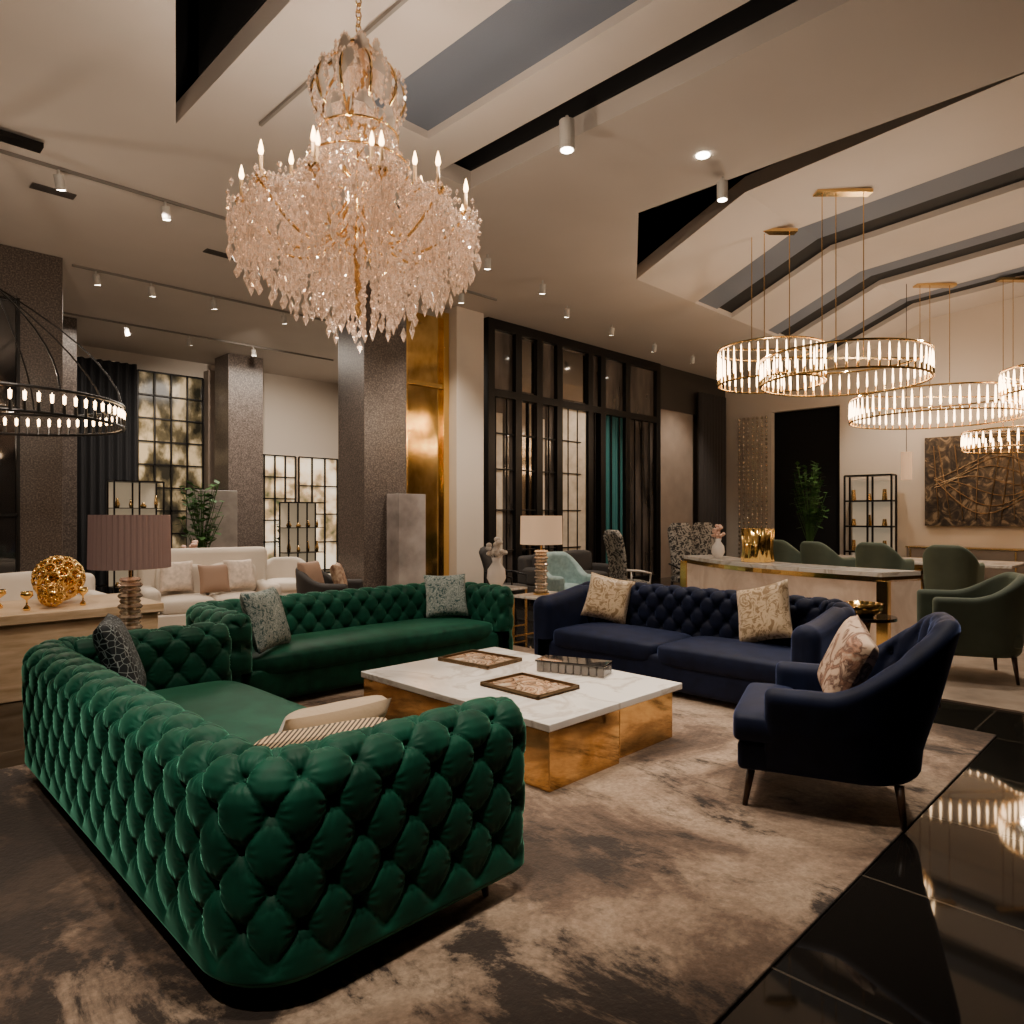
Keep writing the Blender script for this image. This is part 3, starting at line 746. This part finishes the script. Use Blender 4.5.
lamp((6.35,5.84,.621),.255,.62,.97,SHADEW)
sidetable('side_table',(7.28,2.4,0+ZR),.28,.6)
m=MB(); m.lathe([(0,.0),(.08,.0),(.15,.05),(.17,.13),(.15,.13),(.12,.05),(0,.03)],n=28,flute=.05,fn=14); m.build('gold_bowl',GOLD,None,smooth=True,loc=(7.24,2.4,.601+ZR))

# ------------------------------------------------------------------ left console with gold objects
g=grp('travertine_console')
MB().b2((-.4,7.2,.66),(2.42,8.42,.75)).build('top_slab',TRAV,g,bevel=.01)
MB().b2((-.37,7.24,0),(2.38,8.38,.66)).build('solid_base',TRAV,g,bevel=.01)
def orb(loc,R,n=60):
    m=MB(); m.ell((0,0,0),(R*.55,)*3,16,10)
    for i in range(n):
        ph=math.acos(1-2*(i+.5)/n); th=PI*(1+5**.5)*i; d=Vector((math.sin(ph)*math.cos(th),math.sin(ph)*math.sin(th),math.cos(ph)))
        a=d.orthogonal().normalized(); b=d.cross(a); r=R*.22
        m.tube([d*R*.85+(a*math.cos(t)+b*math.sin(t))*r for t in np.linspace(0,2*PI,9)[:-1]],R*.06,5,closed=True)
        m.cyl(d*R*.5,d*R*.9,R*.05,R*.03,5)
    m.build('gold_orb_sculpture',GOLD,None,smooth=True,loc=loc)
orb((1.68,7.85,.75+.24),.24); orb((1.55,7.5,.75+.12),.12,40)
for x,y,r in((1.35,7.45,.05),(1.8,7.5,.045),(1.2,7.8,.06)):
    m=MB(); m.lathe([(0,0),(r*.5,0),(r*.6,.02),(r*.15,.05),(r*.15,.09),(r,.13),(r*.9,.17),(0,.14)],n=16); m.build('gold_goblet',GOLD,None,smooth=True,loc=(x,y,.751))

# ------------------------------------------------------------------ background seating
def simplesofa(name,loc,rz,W,D,matl,n=2,hb=.85):
    g=grp(name,loc,rz)
    m=MB(); m.b2((-W/2,-D/2,.12),(W/2,D/2,.32)); m.build('base',matl,g,bevel=.03,seg=3)
    m=MB(); m.b2((-W/2,D/2-.22,.3),(W/2,D/2,hb)); m.build('back',matl,g,bevel=.08,seg=4)
    for i,sx in enumerate((-1,1)):
        MB().b2((sx*(W/2-.2),-D/2,.3),(sx*W/2,D/2-.1,.64)).build('arm_%d'%(i+1),matl,g,bevel=.07,seg=4)
    for i in range(n):
        cw=(W-.4)/n; cushion('seat_cushion_%d'%(i+1),(-W/2+.2+cw*(i+.5),-.1,.4),(cw,D-.22,.2),g,matl)
        cushion('back_cushion_%d'%(i+1),(-W/2+.2+cw*(i+.5),D/2-.28,.68),(cw,.2,.42),g,matl)
    legs(g,[(-W/2+.1,-D/2+.1),(W/2-.1,-D/2+.1),(-W/2+.1,D/2-.1),(W/2-.1,D/2-.1)],.13,matl=BLACKM,splay=0)
simplesofa('cream_sofa',(3.85,9.7,ZR),math.radians(-12),1.7,1.0,CREAMF,hb=1.12)
P_TAN=mat('tan_cushion',(.3,.19,.13),.7); P_CR=mat('cream_cushion',(.6,.5,.42),.8,var=.2,vscale=20)
pillow('throw_pillow',(3.45,9.8,.78),.42,-.2,-.3,P_CR); pillow('throw_pillow',(3.85,9.55,.74),.4,-.1,-.3,P_TAN); pillow('throw_pillow',(4.2,9.55,.78),.42,.1,-.3,P_CR)
simplesofa('cream_sofa',(1.3,9.9,0),math.radians(0),2.6,1.0,CREAMF)
tub('charcoal_armchair',(5.3,9.15,ZR),math.radians(40),.85,.8,.85,.62,DARKF,tuft=False)
tub('cream_armchair',(5.7,11.2,ZR),math.radians(-30),.85,.8,.85,.62,CREAMF,tuft=False)
pillow('throw_pillow',(5.1,9.2,.72),.44,.4,-.3,P_TAN)
pillow('throw_pillow',(5.4,8.95,.7),.42,.9,-.3,noisemat('brown_pattern',[(.4,(.2,.1,.06)),(.6,(.5,.36,.25))],scale=12,detail=4))
MB().b2((5.3,14.2,0),(6.2,14.5,2.1)).build('stone_partition',noisemat('partition_stone',[(.3,(.3,.27,.25)),(.7,(.5,.45,.41))],scale=3,detail=5,rough=.4),None,bevel=.01)
def plant(loc,h,n=40,R=.35):
    g=grp('potted_plant',loc); r=random.Random(5)
    m=MB(); m.lathe([(0,0),(.12,0),(.17,.3),(.15,.3),(.13,.26),(0,.26)],n=20); m.build('pot',WHITEC,g,smooth=True)
    m=MB()
    for i in range(n):
        th=r.uniform(0,2*PI); q=h*r.uniform(.55,1); rr=R*r.uniform(.2,1); L=.18
        p=Vector((rr*math.cos(th),rr*math.sin(th),q)); m.tube([(0,0,.25),tuple(Vector((p.x*.25,p.y*.25,q*.6))),tuple(p)],.006,4)
        for k in range(5):
            t=.5+.5*k/4; b=Vector((p.x*t,p.y*t,q*(.6+.4*t))); 
            d=Vector((math.cos(th+k*2),math.sin(th+k*2),r.uniform(-.4,.6))).normalized(); s=d.cross(Vector((0,0,1))).normalized()
            m.add([b,b+d*L*.5+s*L*.34,b+d*L*1.1,b+d*L*.5-s*L*.34],[(0,1,2,3)])
    m.build('foliage',LEAF,g,fix=False)
plant((5.25,13.6,0.0),2.2,46,.4)
plant((17.6,7.1,0),2.9,50,.45)
plant((8.9,17.0,0),1.4,40,.45)
tub('pale_teal_armchair',(8.5,7.3,0),math.radians(-15),.8,.75,1.0,.66,TEALF,tuft=False)
simplesofa('charcoal_bench_sofa',(10.2,8.7,0),0,2.0,.8,DARKF)
def diningchair(name,loc,rz,matl,frame,H=1.15):
    g=grp(name,loc,rz)
    cushion('seat',(0,0,.46),(.52,.5,.12),g,matl)
    m=MB()
    vs=[];n=10
    for j in range(n+1):
        t=j/n; w=.25*(1-.15*(1-t)+.0)*(1 if t<.85 else (1-.4*((t-.85)/.15)**2))
        y=.24+.14*t*t
        for x in(-w,-w/2,0,w/2,w): vs.append((x,y-.03*(1-abs(x)/.25),.5+(H-.5)*t))
    m.add(vs,[(j*5+i,j*5+i+1,(j+1)*5+i+1,(j+1)*5+i) for j in range(n) for i in range(4)])
    o=m.build('curved_back',matl,g,smooth=True); s=o.modifiers.new('s','SOLIDIFY'); s.thickness=.06; s.offset=0
    legs(g,[(-.22,-.2),(.22,-.2),(-.22,.22),(.22,.22)],.42,matl=frame,splay=.03)
    m=MB()
    for sx in(-1,1): m.tube([(sx*.26,.25,.72),(sx*.3,0,.7),(sx*.28,-.2,.66),(sx*.25,-.2,.42)],.018,8)
    m.build('arm_rails',frame,g,smooth=True)
PATD=noisemat('black_white_ikat',[(.47,(.02,.02,.02)),(.53,(.3,.28,.25))],scale=13,detail=3,dist=2,rough=.8)
diningchair('upholstered_side_chair',(9.5,6.75,0),math.radians(70),PATD,WHITEC,1.35)
diningchair('upholstered_side_chair',(11.0,6.55,0),math.radians(-30),PATD,BLACKM,1.45)
diningchair('upholstered_side_chair',(11.9,6.6,0),math.radians(-30),PATD,BLACKM,1.45)
diningchair('upholstered_side_chair',(7.6,7.7,0),math.radians(20),DARKF,BLACKM,1.1)
def vase(name,loc,matl,s=1,flowers=None):
    g=grp(name,loc)
    m=MB(); m.lathe([(0,0),(.06*s,0),(.11*s,.1*s),(.1*s,.2*s),(.045*s,.28*s),(.06*s,.33*s),(.05*s,.33*s),(.03*s,.28*s),(0,.2*s)],n=24); m.build('vase_body',matl,g,smooth=True)
    if flowers:
        m=MB(); r=random.Random(9)
        for i in range(26):
            th=r.uniform(0,6.28);rr=r.uniform(0,.13)*s; p=(rr*math.cos(th),rr*math.sin(th),(.36+r.uniform(0,.2))*s)
            m.ell(p,(.035*s,)*2+(.028*s,),7,5); m.tube([(0,0,.25*s),p],.004,4)
        m.build('blossoms',flowers,g,smooth=True)
PINK=mat('blush_blossom',(.75,.5,.4),.7)
sidetable('side_table',(6.6,6.9,0),.3,.62,True)
vase('flower_vase',(6.6,6.9,.621),WHITEC,1.2,mat('white_blossom',(.75,.68,.62),.7))
sidetable('side_table',(4.6,12.3,ZR),.45,.42)
vase('flower_vase',(4.6,12.3,.421+ZR),WHITEC,1.3,PINK)

# ------------------------------------------------------------------ counter
A=Vector((9.95,6.0)); Bp=Vector((8.55,2.62))
g=grp('curved_reception_counter')
N=24; outer=[];inner=[]
dd=(Bp-A); nrm=Vector((dd.y,-dd.x)).normalized()
if nrm.dot(-A)<0: nrm=-nrm
for i in range(N+1):
    t=i/N; c=A+dd*t+nrm*.35*math.sin(PI*t); outer.append(tuple(c)); inner.append(tuple(c-nrm*.6))
MB().poly(outer+inner[::-1],.06,.86).build('translucent_onyx_front',noisemat('backlit_onyx',[(.3,(.42,.3,.22)),(.6,(.7,.58,.48))],scale=2,detail=6,dist=1,rough=.2,emit=(1,.62,.38),emits=.12),g)
o2=[tuple(Vector(p)+nrm*.03) for p in outer]; 
MB().poly(o2+inner[::-1],.9,.95).build('marble_counter',MARBLE,g)
MB().poly(o2+inner[::-1],.84,.9).build('gold_band',GOLD,g)
MB().poly(o2+inner[::-1],.0,.06).build('gold_plinth',BRASS,g)
m=MB()
for i in(0,N):
    c=Vector(outer[i]); m.b2((c.x-.06,c.y-.06,0),(c.x+.06,c.y+.06,.86))
m.build('gold_posts',GOLD,g,bevel=.004)
c=A+dd*.45
m=MB(); m.lathe([(0,0),(.21,0),(.22,.02),(.2,.2),(.22,.46),(.2,.46),(.19,.05),(0,.05)],n=84,flute=.035,fn=14); m.build('gold_fluted_vase',GOLD,None,smooth=True,loc=(c.x,c.y,.951))
c=A+dd*.22
vase('flower_vase',(c.x,c.y,.951),WHITEC,.9,PINK)

tub('sage_tub_chair',(8.15,1.65,ZR),math.radians(-155),.85,.8,1.02,.8,SAGE,tuft=False,T=.1,z0=.24)
for x,y,r in((12.75,5.5,60),(12.35,4.75,70),(12.25,3.8,80),(12.0,2.75,90)):
    tub('sage_tub_chair',(x,y,ZR if y<4.5 else 0),math.radians(r),.72,.68,1.15,.88,SAGE,tuft=False,T=.09,z0=.24)
g=grp('dining_table',(14.5,3.9,0))
MB().b2((-.7,-1.6,.72),(.7,1.6,.77)).build('marble_top',MARBLE,g,bevel=.01)
m=MB(); m.lathe([(0,0),(.4,0),(.35,.05),(.12,.2),(.12,.5),(.3,.72),(0,.72)],n=28); m.build('pedestal',BRASS,g,smooth=True)
g=grp('dining_table',(10.9,1.3,ZR))
MB().lathe([(0,.72),(.62,.72),(.64,.735),(.62,.76),(0,.76)],n=40).build('marble_top',MARBLE,g,smooth=False)
m=MB(); m.lathe([(0,0),(.35,0),(.3,.04),(.06,.1),(.06,.6),(.2,.72),(0,.72)],n=28); m.build('pedestal',BRASS,g,smooth=True)
g=grp('sideboard')
MB().b2((17.9,.8,.15),(18.4,5.0,.85)).build('cabinet_body',TAUPEW,g,bevel=.01)
m=MB(); m.b2((17.88,.78,.85),(18.42,5.02,.88)); 
for k in range(5): m.b2((17.87,.9+k,.2),(17.9,.93+k,.82))
for y in(.9,4.9): m.b2((17.95,y-.03,0),(18.35,y+.03,.15))
m.build('brass_trim',BRASS,g)

# ------------------------------------------------------------------ lights
def light(kind,loc,power,color=(1,.8,.6),size=.1,target=None,angle=70,blend=.6):
    l=bpy.data.lights.new('scene_light',kind); l.energy=power; l.color=color
    if kind=='SPOT': l.spot_size=math.radians(angle); l.spot_blend=blend; l.shadow_soft_size=size
    elif kind=='POINT': l.shadow_soft_size=size
    elif kind=='AREA': l.size=size
    o=bpy.data.objects.new('light_'+kind.lower(),l); COL.objects.link(o); o.location=loc
    if target is not None:
        d=Vector(target)-Vector(loc); o.rotation_euler=d.to_track_quat('-Z','Y').to_euler()
    return o
W=(1,.85,.69)
light('SPOT',(3.1,3.2,5.3),600,W,.06,(3.6,3.0,0),58,.9)
light('SPOT',(3.1,1.2,5.3),480,W,.06,(3.6,1.9,0),50,.9)
light('SPOT',(5.15,4.3,5.1),430,W,.06,(5.0,3.6,0),62,.9)
light('SPOT',(1.2,1.5,5.3),600,W,.05,(1.4,2.5,.7),38,.9)
light('SPOT',(-.8,1.2,5.0),640,W,.08,(1.0,2.9,.6),40,.9)  # added fill light for the sofa's outer side, no fixture here
light('SPOT',(.3,3.5,5.3),300,W,.08,(1.0,4.2,.5),46,.9)
light('SPOT',(3.07,4.6,5.3),400,W,.06,(3.9,6.2,.5),60,.9)
light('SPOT',(6.65,3.8,5.35),400,W,.06,(6.0,3.0,0),70,.9)
light('SPOT',(6.0,.6,5.3),480,W,.06,(4.4,1.6,.5),46,.9)
WC=(1,.81,.63)
for x,y in((2.76,4.31),): 
    light('POINT',(x,y,4.15),100,WC,.08)
    light('POINT',(x,y,2.7),20,WC,.1)
    for k in range(4):
        a=k*PI/2+.6; light('POINT',(x+1.0*math.cos(a),y+1.0*math.sin(a),4.1),44,WC,.06)
for cx_,cy_,cz_,r_,p_ in((10.5,3.76,3.9,1.12,50),(16.0,3.95,4.0,1.55,44)):
    for k in range(3):
        a=k*2*PI/3+.3; light('POINT',(cx_+r_*math.cos(a),cy_+r_*math.sin(a),cz_),p_,WC,.03)
light('POINT',(15.2,1.6,3.9),60,WC,.05)
light('POINT',(1.3,8.45,2.9),70,WC,.05)
for x,y,p,tx,ty in((3,8.9,320,3,10.5),(5.5,8.9,260,5.2,10),(3.6,12.2,320,4.2,11),(6.2,13.2,520,7.5,17),(4.4,15.0,260,4,17.9),(8.5,7.4,420,9.3,8.6),(12,8.0,480,12,9.9),(15.6,8.4,340,15.8,9.9),(7.5,4.0,260,8.8,4.6),(12,2.5,400,12.5,3.5),(9,1.5,340,8.2,1.6),(16.5,5.8,240,18.5,5.5),(1.2,5.2,380,1.4,7.5),(7.2,8.2,460,7.9,9.9),(5.2,8.4,300,6.6,9.8)):  # includes spots added to brighten the console and the gold panel
    light('SPOT',(x,y,5.25),p,W,.07,(tx,ty,1.0 if ty<17 else 3),80,.8)
light('POINT',(6.35,5.84,1.42),6,(1,.75,.5),.1)
light('POINT',(1.7,5.78,1.4),4,(1,.65,.5),.1)
light('AREA',(8.0,14,5.2),300,(1,.87,.73),3,(8.0,14,0))
light('AREA',(4.0,14,5.2),120,(1,.85,.7),2,(4.0,14,0))
w=bpy.data.worlds.new('world'); S.world=w; w.use_nodes=True
w.node_tree.nodes['Background'].inputs[0].default_value=(.9,.75,.62,1); w.node_tree.nodes['Background'].inputs[1].default_value=.05

# ------------------------------------------------------------------ camera
cd=bpy.data.cameras.new('camera'); co=bpy.data.objects.new('camera',cd); COL.objects.link(co); S.camera=co
co.location=(0,0,1.6); co.rotation_euler=(PI/2,0,-PI/4)
cd.sensor_width=36; cd.lens=36*700/1024; cd.shift_y=3/1024; cd.clip_start=.05
